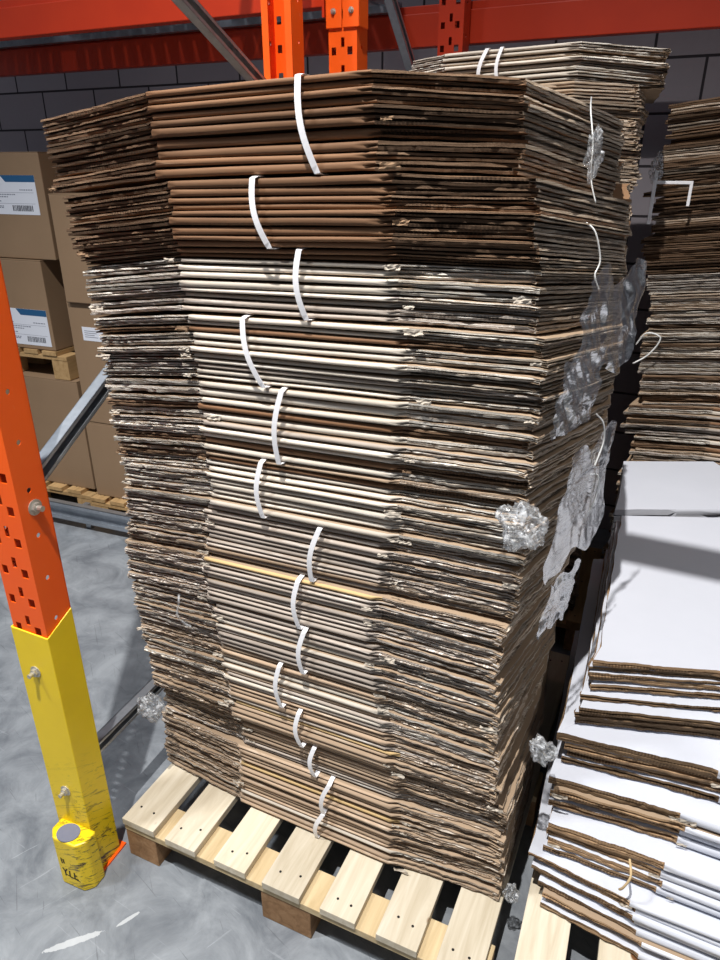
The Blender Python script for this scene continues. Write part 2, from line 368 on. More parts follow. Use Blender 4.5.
mb = MB()
for k in range(34):
    if k % 12 < 11: mb.box(k*.08, k*.08+.062, 0, .70, 0, .012)
mb.build('deck_panel', M_GALV, dk)
for y in (.15, .40, .66): MB().box(0, 2.70, y-.02, y+.02, -.025, 0).build('support_bar', M_GALV, dk)

# ------------------------------------------------------------------ pallets
def wood_mat(name, a, b, c):
    t = MT(name, .75, 0, .25); v = t.coord((18, 1.6, 18)); n = t.noise(v, 2.2, 5, .6, .8)
    tc = t.n('ShaderNodeTexCoord')
    g = t.ramp(n, [(.25, lin(*a)), (.5, lin(*b)), (.75, lin(*c))])
    k = t.n('ShaderNodeTexVoronoi'); k.inputs['Scale'].default_value = 6.5; t.l(t.coord((1, .7, 1)), k.inputs['Vector'])
    g = t.mix(t.ramp(k.outputs['Distance'], [(.055, (1, 1, 1)), (.075, (0, 0, 0))]), g, lin(110, 72, 40))
    hv = t.n('ShaderNodeHueSaturation'); t.l(g, hv.inputs['Color']); t.l(t.math('MULTIPLY_ADD', rnd_obj(t), .25, .86), hv.inputs['Value'])
    t.base(hv.outputs[0]); t.bump(n, .2, .002); return t.m
M_WOOD = wood_mat('pine_board', (182, 168, 144), (200, 188, 166), (214, 204, 186))
M_WOODY = wood_mat('yellow_pine_board', (178, 154, 114), (194, 172, 134), (208, 188, 150))
M_BLOCK = wood_mat('pine_block', (124, 92, 62), (152, 116, 82), (172, 136, 100))
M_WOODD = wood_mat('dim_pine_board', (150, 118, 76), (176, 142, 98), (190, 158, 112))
def pallet(name, loc, rz, label, boards, L=1.0, D=1.2, mats=(M_WOOD, M_WOODY, M_BLOCK), group=None):
    r = thing(name, loc, rz, label, 'pallet', group)
    for x0, x1 in boards:
        o = MB().box(x0, x1, -random.uniform(0, .006), D, .122, .144).build('deck_board', mats[0], r, bevel=.0015)
        nm = MB()
        for y in (.045, D/2, D-.045):
            for f in (.28, .72):
                x = x0+(x1-x0)*f+random.uniform(-.008, .008); yy = y+random.uniform(-.012, .012)
                nm.prism([(x+.0035*math.cos(k*math.pi/3), yy+.0035*math.sin(k*math.pi/3)) for k in range(6)], .144, .1445)
        nm.build('nail_heads', M_DARK, o)
    for y in (0, D/2-.05, D-.1):
        MB().box(0, L, y+.002, y+.1, .1, .1215).build('cross_board', mats[1], r, bevel=.0015)
    for y in (0, D/2-.05, D-.1):
        for x in (0, L/2-.07, L-.1):
            MB().box(x, x+(.14 if 0 < x < L/2 else .1), y+.004, y+.098, 0, .0995).build('block', mats[2], r, bevel=.002)
    return r
PB = [(0, .105), (.145, .240), (.297, .390), (.440, .545), (.600, .692), (.745, .845), (.890, .990)]
pallet('wooden_pallet', W(-.012, .004), SQ-.062, 'pale pine pallet under the front stack of tied brown cartons', PB)
pallet('wooden_pallet', W(1.035, -.085), SQ-.03, 'pine pallet under the white cartons at the lower right', [(0, .105), (.17, .265), (.32, .42), (.47, .57), (.62, .72), (.77, .86), (.9, 1.0)])

# ------------------------------------------------------------------ tied bundles of flattened cartons
def curve_noise(u, amp, freqs):
    y = np.zeros_like(u)
    for f in freqs: y += np.sin(u*f*random.uniform(.8, 1.2)+random.uniform(0, 6.28))*random.uniform(.5, 1)
    return y*amp/math.sqrt(len(freqs))
STEP_F = dict(a=.06, b=.010, c=.02, d=.010, e=.014, f=.05, g=.25)
STEP_C = dict(a=.1, b=.022, c=.06, d=.022, e=.03, f=.12, g=.4)
def sheet_mesh(co7, t, step, rag=1.0, fold_step=.006, groove=.012, back_lift=0, fb=1.0):
    """co7: corners back left, left, left fold, middle fold, right fold, side, back right as (s, d, z of the middle)"""
    keys = 'abcdefg'; X = []; Y = []; Z = []; NX = []; NY = []; SEG = []; ARC = []; arc = 0
    for i in range(7):
        p, q = np.array(co7[i]), np.array(co7[(i+1) % 7]); L = math.hypot(*(q-p)[:2]); n = max(2, int(L/step[keys[i]]))
        f = np.arange(n)/n
        if i in (1, 2, 3, 4): f = f*(1-2e-3/L)
        nx, ny = (q-p)[1]/L, -(q-p)[0]/L
        X.append(p[0]+(q[0]-p[0])*f); Y.append(p[1]+(q[1]-p[1])*f); Z.append(p[2]+(q[2]-p[2])*f)
        NX.append(np.full(n, nx)); NY.append(np.full(n, ny)); SEG.append(np.full(n, i)); ARC.append(arc+L*f); arc += L
    X, Y, Z, NX, NY, SEG, ARC = map(np.concatenate, (X, Y, Z, NX, NY, SEG, ARC)); N = len(X)
    fold = SEG == 2
    side = (SEG == 4) | (SEG == 5); cut = ~fold
    base_off = np.where(cut, -fold_step, 0.0)
    ends = np.zeros(N)
    offs = []; zz = []
    noise_hi = lambda a: RNG.normal(0, a, N)
    wob = curve_noise(ARC, .0006*rag, (5, 11, 20))
    # rows top to bottom: fraction of thickness and outward offset for folded and for cut edges
    gf = random.uniform(.06, .22)
    FZ = [.5, .33, .12, -.12, -.33, -.5]; FO = [-.0055, -.0012, 0, 0, -.0012, -.0055]
    CZ = [.5, gf, gf*.8, -gf*.8, -gf, -.5]
    n1 = curve_noise(ARC, .0030*rag, (6, 15, 50))+noise_hi(.0008*rag); n2 = curve_noise(ARC, .0030*rag, (7, 17, 45))+noise_hi(.0011*rag)
    z1 = curve_noise(ARC, .0010*rag, (8, 20, 60)); z2 = curve_noise(ARC, .0010*rag, (9, 18, 66))
    tear = np.maximum(0, curve_noise(ARC, 1, (5, 11, 23))-1.15)*.020*rag
    CO = [n1-.001, n1, n1-groove, n2-groove, n2, n2-.001]; ZN = [z1, z1*.5, 0*z1, 0*z2, z2*.5, z2]
    wf = curve_noise(ARC, .0009, (4, 8))
    for r_ in range(6):
        o = np.where(fold, FO[r_]*fb+wf, base_off+CO[r_]-tear*(1 if r_ < 3 else .3)*np.where(side, 1.6, 1.0))
        fz = np.where(fold, FZ[r_], CZ[r_])
        offs.append(o); zz.append(fz*t+wob+np.where(fold, 0, ZN[r_]*min(1.3, t/.011)))
    cx, cy, cz = X.mean(), Y.mean(), Z.mean()
    rows = []
    def ring(o, dz, shrink=1.0):
        x = X+NX*o; y = Y+NY*o; z = Z+dz
        if shrink != 1: x = cx+(x-cx)*shrink; y = cy+(y-cy)*shrink
        return np.stack([x, y, z], 1)
    rows.append(ring(base_off-.02, wob*.5+.5*t, .93))
    for o, z in zip(offs, zz): rows.append(ring(o, z))
    rows.append(ring(base_off-.02, wob*.5-.5*t, .93))
    V = np.concatenate(rows+[np.array([[cx, cy, cz+.5*t], [cx, cy, cz-.5*t]])])
    i = np.arange(N); j = (i+1) % N; faces = []; mi = []
    quads = []
    for r_ in range(7):
        quads.append(np.stack([r_*N+i, (r_+1)*N+i, (r_+1)*N+j, r_*N+j], 1))
        mi.append(np.zeros(N, int) if r_ in (0, 6) else np.where(fold, 1, np.where(side, 3, 2)))
    quads = np.concatenate(quads); T = len(V)-2
    tris = np.concatenate([np.stack([np.full(N, T), i, j], 1), np.stack([np.full(N, T+1), 7*N+j, 7*N+i], 1)])
    mi = np.concatenate(mi+[np.zeros(2*N, int)])
    me = bpy.data.meshes.new('flattened_carton')
    me.vertices.add(len(V)); me.vertices.foreach_set('co', V.ravel())
    nl = quads.size+tris.size; me.loops.add(nl); me.loops.foreach_set('vertex_index', np.concatenate([quads.ravel(), tris.ravel()]).astype(np.int32))
    npoly = len(quads)+len(tris); me.polygons.add(npoly)
    ls = np.concatenate([np.arange(len(quads))*4, len(quads)*4+np.arange(len(tris))*3]).astype(np.int32)
    me.polygons.foreach_set('loop_start', ls)
    me.polygons.foreach_set('material_index', mi.astype(np.int32))
    me.update(calc_edges=True); me.validate()
    at = me.attributes.new('arc', 'FLOAT', 'POINT'); at.data.foreach_set('value', np.concatenate([np.tile(ARC, 8), [0, 0]]).astype(np.float32))
    me.polygons.foreach_set('use_smooth', [bool(m == 1) for m in mi])
    return me
def flake(parent, p, nrm, size, mat, name='torn_paper'):
    """a crumpled, torn scrap of liner hanging from an edge"""
    nx, nz_ = 6, 4; t = Vector((-nrm[1], nrm[0], 0)); n = Vector((nrm[0], nrm[1], 0)); vs = []; fs = []
    for b in range(2):
        for i in range(nx):
            for j in range(nz_):
                u = (i/(nx-1)-.5)*size*(1+.4*random.random()); v = (j/(nz_-1)-.5)*size*.28*(1+.5*random.random())
                k = size*.08*random.uniform(-1, 1)+.003
                random.seed(random.random()) if False else None
                vs.append((p[0]+t.x*u+n.x*k, p[1]+t.y*u+n.y*k, p[2]+v))
    n1 = nx*nz_
    for i in range(n1): q = vs[i]; vs[n1+i] = (q[0]-n.x*.0012, q[1]-n.y*.0012, q[2]-.0004)
    q4 = lambda i, j: i*nz_+j
    for i in range(nx-1):
        for j in range(nz_-1):
            a = (q4(i, j), q4(i+1, j), q4(i+1, j+1), q4(i, j+1)); fs.append(a); fs.append(tuple(n1+k for k in a[::-1]))
    return MB().add(vs, fs).build(name, mat, parent)
def lerp(a, b, f): return tuple(x+(y-x)*f for x, y in zip(a, b))
def bundle(name, label, cat, group, bot, top, n, col, face, step, strap=None, rag=1.0, jit=.004, gap=None, cols=None, side='side', tears=0, rz=0, fold_step=.008, sheet='flattened_carton', straps=(), fb=1.0, droopjit=1.0):
    """bot, top: the seven corners of the underside and the top of the bundle in the row frame"""
    z0 = min(c[2] for c in bot); ax, ay = bot[2][0], bot[2][1]
    r = thing(name, W(ax, ay, z0), SQ+rz, label, cat, group)
    if gap is None: gap = dict(cream=.27, grey=.27, brown=.13).get(col, .19)
    wts = [random.uniform(.75, 1.3) for _ in range(n)]; acc = 0; S = sum(wts)
    for k in range(n):
        f0, f1 = acc/S, (acc+wts[k])/S; acc += wts[k]; fm = (f0+f1)/2
        js, jd = random.gauss(0, jit), random.gauss(0, jit*.8); ja = random.gauss(0, .004); zj = [random.uniform(-.0012, .0012)*droopjit for _ in range(7)]
        cs = []
        for i, (b, t_) in enumerate(zip(bot, top)):
            c = lerp(b, t_, fm); x, y = c[0]-ax+js, c[1]-ay+jd; x, y = x-ja*y, y+ja*x
            cs.append((x, y, c[2]-z0+zj[i]))
        th = min((t_[2]-b[2]) for b, t_ in zip(bot[1:5], top[1:5]))*(f1-f0)*(1-gap)
        cc = cols[k] if cols else col
        me = sheet_mesh(cs, th, step, rag, fold_step, fb=fb)
        o = link(sheet, me, [M_FACE if face is M_WFACE and k > 0 and random.random() < .15 else face, FOLD[cc], CUT[cc if cc in CUT else 'tan'], CUT[side]], r)
        if tears:
            for _ in range(2):
                if random.random() < tears:
                    e = random.choice((2, 2, 3, 3, 1, 4)); c = cs[e]
                    off = random.uniform(.012, .03) if e == 1 else random.uniform(-.03, -.015) if e == 4 else random.uniform(-.03, .03); flake(o, (c[0]+off, c[1]-.003, c[2]), (0, -1), random.uniform(.012, .03), M_TORN if cc != 'brown' else M_TORNB)
    for (ss0, ss1, wd) in ([strap+(.011,)] if strap else [])+list(straps):
        # strap over the folded face, tucked in above and below
        def pt(s, f, out):
            b, t_ = lerp(bot[2], bot[3], (s-bot[2][0])/(bot[3][0]-bot[2][0])), lerp(top[2], top[3], (s-top[2][0])/(top[3][0]-top[2][0]))
            c = lerp(b, t_, f); return Vector((s-ax, c[1]-ay-out, c[2]-z0))
        path = []
        for i in range(15):
            f = 1-i/14; s = ss0+(ss1-ss0)*(i/14)-.010*math.sin(i/14*math.pi); path.append(pt(s, .985*f+.008, .0125+.007*math.sin(f*math.pi)))
        a, b = path[0], path[-1]
        path = [a+Vector((0, .035, .0025)), a+Vector((0, .012, .0025))]+path+[b+Vector((0, .012, -.002)), b+Vector((0, .035, -.002))]
        vs = []; fs = []
        for i, p in enumerate(path):
            tg = (path[min(i+1, len(path)-1)]-path[max(i-1, 0)]).normalized(); wv = Vector((1, 0, 0)); wv = (wv-tg*wv.dot(tg)).normalized()*wd/2; nn = tg.cross(wv).normalized()*.0006
            vs += [p-wv-nn, p+wv-nn, p+wv+nn, p-wv+nn]
        for i in range(len(path)-1):
            for k in range(4): fs.append((4*i+k, 4*i+(k+1) % 4, 4*i+4+(k+1) % 4, 4*i+4+k))
        MB().add(vs, fs+[(3, 2, 1, 0), tuple(4*(len(path)-1)+k for k in range(4))]).build('strap', M_STRAP, r)
    return r
# measured levels of the front stack, top to bottom
ZB = [1.884, 1.737, 1.62, 1.496, 1.362, 1.204, 1.073, .939, .812, .690, .563, .455, .358, .246, .148]
L0s = [-.10, -.07, -.045, -.03, -.029, -.018, -.022, -.035, -.036, -.031, -.014, -.006, -.010, -.015, -.02]
L1s = [.195, .228, .24, .243, .26, .262, .254, .224, .25, .25, .272, .275, .275, .262, .258]
Ms = [.628, .674, .683, .709, .722, .707, .700, .679, .676, .685, .718, .726, .723, .721, .721]
R1s = [.875, .9, .925, .95, .955, .950, .955, .950, .934, .948, .958, .966, .975, .982, .982]
R2s = [1.0, 1.03, 1.05, 1.06, 1.06, 1.06, 1.05, 1.03, 1.02, 1.01, 1.0, 1.0, 1.0, 1.0, 1.0]
dL0 = [.052, .045, .048, .05, .05, .05, .05, .05, .045, .04, .038, .03, .02, .008, 0]
dR1 = [.018, .004, 0, 0, 0, 0, .006, .012, .024, .028, .024, .018, .008, 0, 0]
dR2 = [.06, .05, .042, .034, .026, .02, .016, .014, .016, .016, .012, .008, .004, 0, 0]
def corners(k, sh=(0, 0), z=None):
    z = ZB[k] if z is None else z; a, b = sh
    return [(.02+a, 1.0+b, z-dL0[k]*.6), (L0s[k]+a, .2+b, z-dL0[k]), (L1s[k]+a, .158+b, z-dL0[k]*.28), (Ms[k]+a, .125+b, z), (R1s[k]+a, (.150 if k < 2 else .132)+b, z-dR1[k]), (R2s[k]+a, .46+b, z-dR2[k]), (R2s[k]-.03+a, 1.0+b, z-dR2[k]*.6)]
STR = [(.522, .552), (.431, .458), (.511, .522), (.387, .425), (.464, .45), (.406, .403), (.536, .515), (.484, .484), (.496, .489), (.423, .422), (.469, .473), (.502, .502), (.545, .525), (.525, .505)]
COLS = ['brown', 'brown', 'cream', 'cream', 'cream', 'cream', 'grey', 'grey', 'grey', 'tan', 'tan', 'tan', 'tan', 'tan']
NS = [10, 9, 10, 11, 10, 10, 11, 10, 9, 10, 8, 8, 9, 8]
LBL = ['topmost dark brown tied bundle of flat cartons on the front stack',
 'dark brown carton bundle just under the topmost one on the front stack',
 'third carton bundle from the top, first pale one under the two brown bundles',
 'pale carton bundle fourth from the top, its white strap furthest left in the upper half',
 'cream edged carton bundle fifth from the top of the front stack',
 'cream edged carton bundle sixth from the top, strap left of centre at mid height',
 'greyish carton bundle lying right on the yellowish tan sheet at mid stack',
 'carton bundle at mid stack whose top sheet is a yellowish tan board',
 'greyish brown carton bundle ninth from the top, with a short white strap',
 'tan carton bundle tenth from the top, wide smooth sheets, strap left of centre',
 'tan carton bundle fourth from the bottom of the front stack',
 'thin tan carton bundle third from the bottom of the front stack',
 'tan carton bundle lying directly on the lowest bundle of the front stack',
 'lowest brown carton bundle resting on the pale pine pallet']
for k in range(14):
    top, bot = corners(k), corners(k+1)
    # a bundle is square in itself: keep most of its plan constant from its underside to its top
    mid = [lerp(a, b, .5) for a, b in zip(top, bot)]; sx, sy = random.gauss(0, .006), random.gauss(0, .004)
    top = [(lerp(m, t_, .35)[0]+sx, lerp(m, t_, .35)[1]+sy, t_[2]-.001) for m, t_ in zip(mid, top)]
    bot = [(lerp(m, b, .35)[0]+sx, lerp(m, b, .35)[1]+sy, b[2]+.001) for m, b in zip(mid, bot)]
    cols = [COLS[k]]*NS[k]
    if k == 0: pass
    if k in (2, 3, 4, 5):
        for i in range(NS[k]):
            if random.random() < .22: cols[i] = random.choice(('brown', 'grey', 'tan'))
    if k == 2: cols[-1] = cols[-2] = 'brown'
    if k in (6, 7, 8):
        for i in range(NS[k]):
            if random.random() < .3: cols[i] = random.choice(('tan', 'cream'))
    if k == 7: cols[-1] = 'yellow'
    if k > 8:
        for i in range(NS[k]):
            if random.random() < .35: cols[i] = random.choice(('grey', 'yellow', 'grey', 'cream'))
    bundle('carton_bundle', LBL[k], 'carton bundle', 'tied bundles of flat brown cartons on the front pallet', bot, top, NS[k], COLS[k], M_FACEB if k < 2 else M_FACE, STEP_F,
           STR[k], tears=.28 if k > 1 else .12, cols=cols, fb=.7 if k < 2 else 1.0)

ORD = ['topmost', 'second from its top', 'third from its top', 'fourth from its top', 'fifth from its top', 'sixth from its top', 'halfway up', 'just below its middle', 'fifth from its bottom', 'fourth from its bottom', 'third from its bottom', 'second from its bottom', 'lowest on its pallet']
# ---- stack behind it, on its own pallet
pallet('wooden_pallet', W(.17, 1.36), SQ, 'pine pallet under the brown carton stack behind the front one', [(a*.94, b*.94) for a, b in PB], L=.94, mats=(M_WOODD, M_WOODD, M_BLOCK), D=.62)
zb = [2.075, 1.975, 1.84, 1.70, 1.56, 1.42, 1.27, 1.12, .96, .80, .62, .44, .29, .148]
for k in range(13):
    lean = .03 if k == 0 else random.uniform(-.025, .01)-.012
    def cb(z, first=(k == 0), ln=lean):
        dr = .03 if first else .015*(z > .2); rr = 1.065 if first else 1.035
        return [(.34, 1.99, z), (.28, 1.48, z-dr*.6), (.405, 1.425, z-.012*(z > .2)), (.815, 1.40, z), (rr+ln*(0 if first else 1), 1.415, z-dr), (rr-.015, 1.7, z-dr), (rr-.04, 1.99, z-dr)]
    bundle('carton_bundle', 'pale carton bundle with two white straps on top of the stack behind the front one' if k == 0 else 'brown carton bundle in the rear middle stack, %s' % ORD[k],
           'carton bundle', 'brown carton bundles of the rear stack', cb(zb[k+1]+.001), cb(zb[k]-.001), 8 if k == 0 else 7, 'cream' if k == 0 else 'tan', M_FACE, STEP_C if k else dict(a=.1, b=.012, c=.03, d=.012, e=.03, f=.12, g=.4),
           (.545, .525) if k == 0 else None, straps=[(.590, .585, .010)] if k == 0 else (), jit=.007)

# ---- tall dark stack at the right edge
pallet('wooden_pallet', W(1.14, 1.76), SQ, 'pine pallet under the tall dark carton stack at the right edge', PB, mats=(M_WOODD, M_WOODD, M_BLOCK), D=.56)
zr = [1.975, 1.83, 1.68, 1.55, 1.42, 1.29, 1.17, 1.05, .93, .80, .64, .48, .31, .148]
for k in range(13):
    ln = [-.035, -.05, -.03, -.05, .0, .01, .0, .02, -.02, .03, .0, 0, 0][k]
    cr = lambda z, a: [(1.22, 2.30, z), (1.12+a, 1.815, z-.04 if z > .3 else z), (1.405+a*.5, 1.775, z-.006 if z > .3 else z), (1.85+a*.5, 1.74, z), (2.06, 1.76, z), (2.12, 1.95, z), (2.10, 2.30, z)]
    bundle('carton_bundle', 'carton bundle in the tall dark stack at the right edge, %s' % ORD[k] if k else 'topmost carton bundle of the tall dark stack at the right edge', 'carton bundle',
           'brown carton bundles of the right rear stack', cr(zr[k+1]+.001, ln), cr(zr[k]-.001, ln), 9, 'tan', M_FACE, STEP_C, cols=[random.choice(('brown', 'grey', 'tan', 'cream') if k > 3 else ('brown', 'brown', 'brown', 'brown', 'tan')) for _ in range(9)], jit=.010, rag=1.3, gap=.2)

# ---- white cartons on the right hand pallet
zw = [.740, .655, .575, .475, .375, .275, .210, .148]
nw = [5, 4, 4, 4, 4, 4, 4]
WL = ['topmost tied white carton bundle with a broad clean white panel on top',
 'white carton bundle just under the broad white panel, its kraft edges ragged',
 'white carton bundle with dark open flaps, third from the top of the white stack',
 'white carton bundle with a broad kraft edge level with the crumpled film scrap',
 'white carton bundle tied with a curved string, at mid height of the lower half',
 'white carton bundle of thin folded sheets, second from the bottom of the white stack',
 'lowest white carton bundle with dirty brown edges on the right pallet']
aw = [(.03, .305, .42), (.008, .275, .40), (-.008, .240, .325), (-.018, .200, .26), (-.008, .170, .24), (-.038, .150, .19), (.0, .125, .22)]
ew = [.10, .085, .01, .0, -.02, -.045, -.04]
for k in range(7):
    a, dd, l1 = aw[k]; e = ew[k]
    cw = lambda z: [(1.09+a, 1.11, z), (1.075+a, dd+.03, z), (1.075+l1, dd+.03+e, z), (1.55+l1, dd-.01+e, z), (1.80+l1*.7, dd+.01+e, z), (2.05, dd+.3, z), (2.03, 1.45, z)]
    bundle('white_carton_bundle', WL[k], 'carton bundle', 'white carton bundles on the right pallet', cw(zw[k+1]+.001), cw(zw[k]-.001), nw[k], 'white', M_WFACE,
           dict(a=.06, b=.010, c=.03, d=.03, e=.1, f=.12, g=.3), jit=.0075 if k else .004, gap=.18, rag=.8, side='white', sheet='flattened_white_carton', fold_step=.006, droopjit=2.2, tears=.3)
# the second white stack, further back on the floor pallet row
bk = thing('white_carton_bundle', W(1.113, 1.16, 0), 0, 'flat stack of white cartons behind the broad white panel', 'carton bundle', 'white carton bundles on the right pallet')
z = .0
cs = [(.162, .41), (0, .0), (.2, .0), (.36, 0), (.50, .01), (.56, .1), (.50, .41)]
for k in range(14):
    th = .046; me = sheet_mesh([(x+random.uniform(-.003, .003), y, .012+k*.0518+.023) for x, y in cs], th, STEP_C, .6, .004)
    link('flattened_white_carton', me, [M_WFACE, FOLD['white'], FOLD['white'], FOLD['white']], bk)

# ------------------------------------------------------------------ boxes on pallets in the left background
def box_mat(name, a, b):
    t = MT(name, .7, 0, .3); n = t.noise(t.coord(), 3, 5); t.base(t.mix(n, lin(*a), lin(*b))); t.bump(t.noise(t.coord((1, 1, 40)), 5, 2), .1, .001); return t.m
M_BOX = box_mat('shipping_box_kraft', (128, 104, 80), (146, 120, 94)); M_TAPE = mat_plain('packing_tape', (160, 128, 94), .25, 0, .6)
M_LAB = mat_plain('label_white', (214, 216, 224), .5); M_BLUE = mat_plain('label_blue', (36, 84, 124), .5); M_INK = mat_plain('label_ink', (40, 42, 50), .6); M_GREYINK = mat_plain('label_grey_ink', (130, 134, 145), .6)
def shipping_box(s0, s1, d0, d1, z0, z1, label, lab=None, rz=0):
    r = thing('shipping_box', W(s0, d0, z0), SQ+rz, label, 'cardboard box', 'shipping boxes in the left background')
    w_, dp, h = s1-s0, d1-d0, z1-z0
    MB().box(0, w_, 0, dp, 0, h-.004).build('box_body', M_BOX, r, bevel=.004)
    mb = MB(); mb.box(0, w_, 0, dp/2-.0015, h-.004, h); mb.box(0, w_, dp/2+.0015, dp, h-.004, h); mb.build('top_flap', M_BOX, r)
    mb = MB(); mb.box(-.0006, w_+.0006, dp/2-.025, dp/2+.025, h, h+.0006); mb.box(w_, w_+.0008, dp/2-.025, dp/2+.025, h-.08, h); mb.build('packing_tape', M_TAPE, r)
    if lab:
        x0, x1, lz0, lz1, full = lab; lw, lh = x1-x0, lz1-lz0
        lb = MB().box(x0, x1, -.0012, 0, lz0, lz1).build('label', M_LAB, r)
        if full:
            MB().add([(x0+lw*.42, -.0016, lz1), (x0+lw*.50, -.0016, lz1-lh*.17), (x1, -.0016, lz1-lh*.17), (x1, -.0016, lz1)], [(0, 1, 2, 3)]).build('blue_band', M_BLUE, lb)
            mb = MB(); x = x0+lw*.55
            while x < x1-lw*.1:
                bw = random.uniform(.002, .006); mb.box(x, x+bw, -.0016, -.0012, lz0+lh*.09, lz0+lh*.24); x += bw+random.uniform(.002, .005)
            mb.build('barcode', M_INK, lb)
            mb = MB()
            for fz, fa, fb_ in ((.62, .72, .92), (.60, .06, .3), (.50, .06, .62), (.44, .06, .5), (.33, .06, .36), (.20, .1, .4), (.16, .1, .4)):
                x = x0+lw*fa
                while x < x0+lw*fb_:
                    ww = random.uniform(.006, .014); mb.box(x, x+ww, -.0016, -.0012, lz0+lh*fz, lz0+lh*(fz+.028)); x += ww+.004
            for fz in (.56, .28): mb.box(x0+lw*.04, x1-lw*.05, -.0016, -.0012, lz0+lh*fz, lz0+lh*fz+.0012)
            mb.build('print_lines', M_GREYINK, lb)
        else:
            mb = MB()
            for fz in (.25, .4, .55, .7): mb.box(x0+lw*.1, x1-lw*random.uniform(.2, .5), -.0016, -.0012, lz0+lh*fz, lz0+lh*(fz+.05))
            mb.build('print_lines', M_GREYINK, lb)
    return r
def pal2(s, d, L, D, z, label): 
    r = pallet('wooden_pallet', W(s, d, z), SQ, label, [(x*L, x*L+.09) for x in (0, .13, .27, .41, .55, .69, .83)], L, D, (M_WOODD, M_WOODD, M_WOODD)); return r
pal2(-2.40, 1.62, .90, .92, 0, 'floor pallet under the leftmost brown box at the left edge')
shipping_box(-2.30, -1.50, 1.66, 2.20, .145, .745, 'lowest brown box at the left edge, without a label in view')
pal2(-2.40, 1.66, .86, .50, .747, 'upper pallet between two brown boxes at the left edge')
shipping_box(-2.25, -1.60, 1.665, 2.16, .893, 1.33, 'brown box with a blue topped label standing on the upper pallet', (.30, .63, .02, .20, True))
shipping_box(-2.25, -1.515, 1.68, 2.16, 1.333, 1.80, 'topmost brown box with a large label at the left edge', (.34, .69, .20, .37, True))
pal2(-1.46, 1.58, .95, .98, 0, 'floor pallet under the column of plain boxes left of the stack')
shipping_box(-1.45, -.62, 1.62, 2.15, .145, .555, 'bottom box of the column just left of the tied cartons')
shipping_box(-1.44, -.62, 1.62, 2.15, .558, 1.155, 'middle box of the column, with a small white sticker', (.07, .19, .42, .485, False))
shipping_box(-1.42, -.62, 1.60, 2.15, 1.158, 1.63, 'top box of the column just left of the tied cartons')
br = thing('steel_floor_rail', W(-2.6, 1.50, 0), SQ, 'low galvanised rail in front of the background boxes', 'rail')
mb = MB(); mb.box(0, 2.3, 0, .003, .045, .14); mb.box(0, 2.3, -.03, 0, .137, .14); mb.box(0, 2.3, -.03, 0, .045, .048); mb.box(0, 2.3, -.03, -.027, .045, .065); mb.box(0, 2.3, -.03, -.027, .12, .14); mb.build('channel', M_GALV, br)
mb = MB()
for x in (.02, 1.15, 2.25): mb.box(x, x+.03, .004, .03, 0, .14)
mb.build('rail_foot', M_GALV, br)

# ------------------------------------------------------------------ plastic film, twine
def film_mat(name, clear=.72, streak=26, white=.5):
    m = bpy.data.materials.new(name); m.use_nodes = True; nt = m.node_tree; nt.nodes.remove(nt.nodes['Principled BSDF']); N_ = nt.nodes.new; L_ = nt.links.new
    out = [n for n in nt.nodes if n.type == 'OUTPUT_MATERIAL'][0]
    tr = N_('ShaderNodeBsdfTransparent'); gl = N_('ShaderNodeBsdfGlossy'); gl.inputs['Roughness'].default_value = .14; df = N_('ShaderNodeBsdfDiffuse'); df.inputs['Color'].default_value = (.85, .87, .9, 1)
    tc = N_('ShaderNodeTexCoord'); nz = N_('ShaderNodeTexNoise'); nz.inputs['Scale'].default_value = streak; nz.inputs['Detail'].default_value = 6; nz.inputs['Distortion'].default_value = 2.5; L_(tc.outputs['Object'], nz.inputs['Vector'])
    cr = N_('ShaderNodeValToRGB'); cr.color_ramp.elements[0].position = .47; cr.color_ramp.elements[1].position = .62; cr.color_ramp.elements[0].color = (.05,)*3+(1,); cr.color_ramp.elements[1].color = (white,)*3+(1,); L_(nz.outputs['Fac'], cr.inputs[0])
    m1 = N_('ShaderNodeMixShader'); L_(cr.outputs[0], m1.inputs[0]); L_(tr.outputs[0], m1.inputs[1]); L_(df.outputs[0], m1.inputs[2])
    fz = N_('ShaderNodeFresnel'); fz.inputs[0].default_value = 1.6; fm = N_('ShaderNodeMath'); fm.operation = 'MULTIPLY'; fm.inputs[1].default_value = .55; L_(fz.outputs[0], fm.inputs[0]); m2 = N_('ShaderNodeMixShader'); L_(fm.outputs[0], m2.inputs[0]); L_(m1.outputs[0], m2.inputs[1]); L_(gl.outputs[0], m2.inputs[2])
    bp = N_('ShaderNodeBump'); bp.inputs['Strength'].default_value = .8; bp.inputs['Distance'].default_value = .004; L_(nz.outputs['Fac'], bp.inputs['Height'])
    for s in (gl, df): L_(bp.outputs[0], s.inputs['Normal'])
    L_(bp.outputs[0], fz.inputs['Normal']); L_(m2.outputs[0], out.inputs[0]); return m
M_FILM = film_mat('clear_stretch_film', .72, 20, .17); M_CRUMP = film_mat('crumpled_film', .5, 30, .42)
from mathutils import noise as mn
def clump(loc, size, label, seed, mat=M_CRUMP, sub=5, sq=(1, 1, 1)):
    bm = bmesh.new(); bmesh.ops.create_icosphere(bm, subdivisions=sub, radius=1)
    for v in bm.verts:
        p = v.co*1.6+Vector((seed*3.1, seed, 0)); a = mn.noise(p); b = 1-abs(mn.noise(p*1.6))*2; c = 1-abs(mn.noise(Vector((p.x*5, p.y*5, p.z*2))))*2
        r_ = .70+.55*a+.26*b+.12*c; v.co = Vector((v.co.x*sq[0], v.co.y*sq[1], v.co.z*sq[2]))*r_*size
    me = bpy.data.meshes.new('film'); bm.to_mesh(me); bm.free(); o = link('film_scrap', me, mat, None, True); o.location = loc; o.rotation_euler = (0, 0, SQ)
    return tag(o, label, 'plastic film', 'scraps of stretch film')
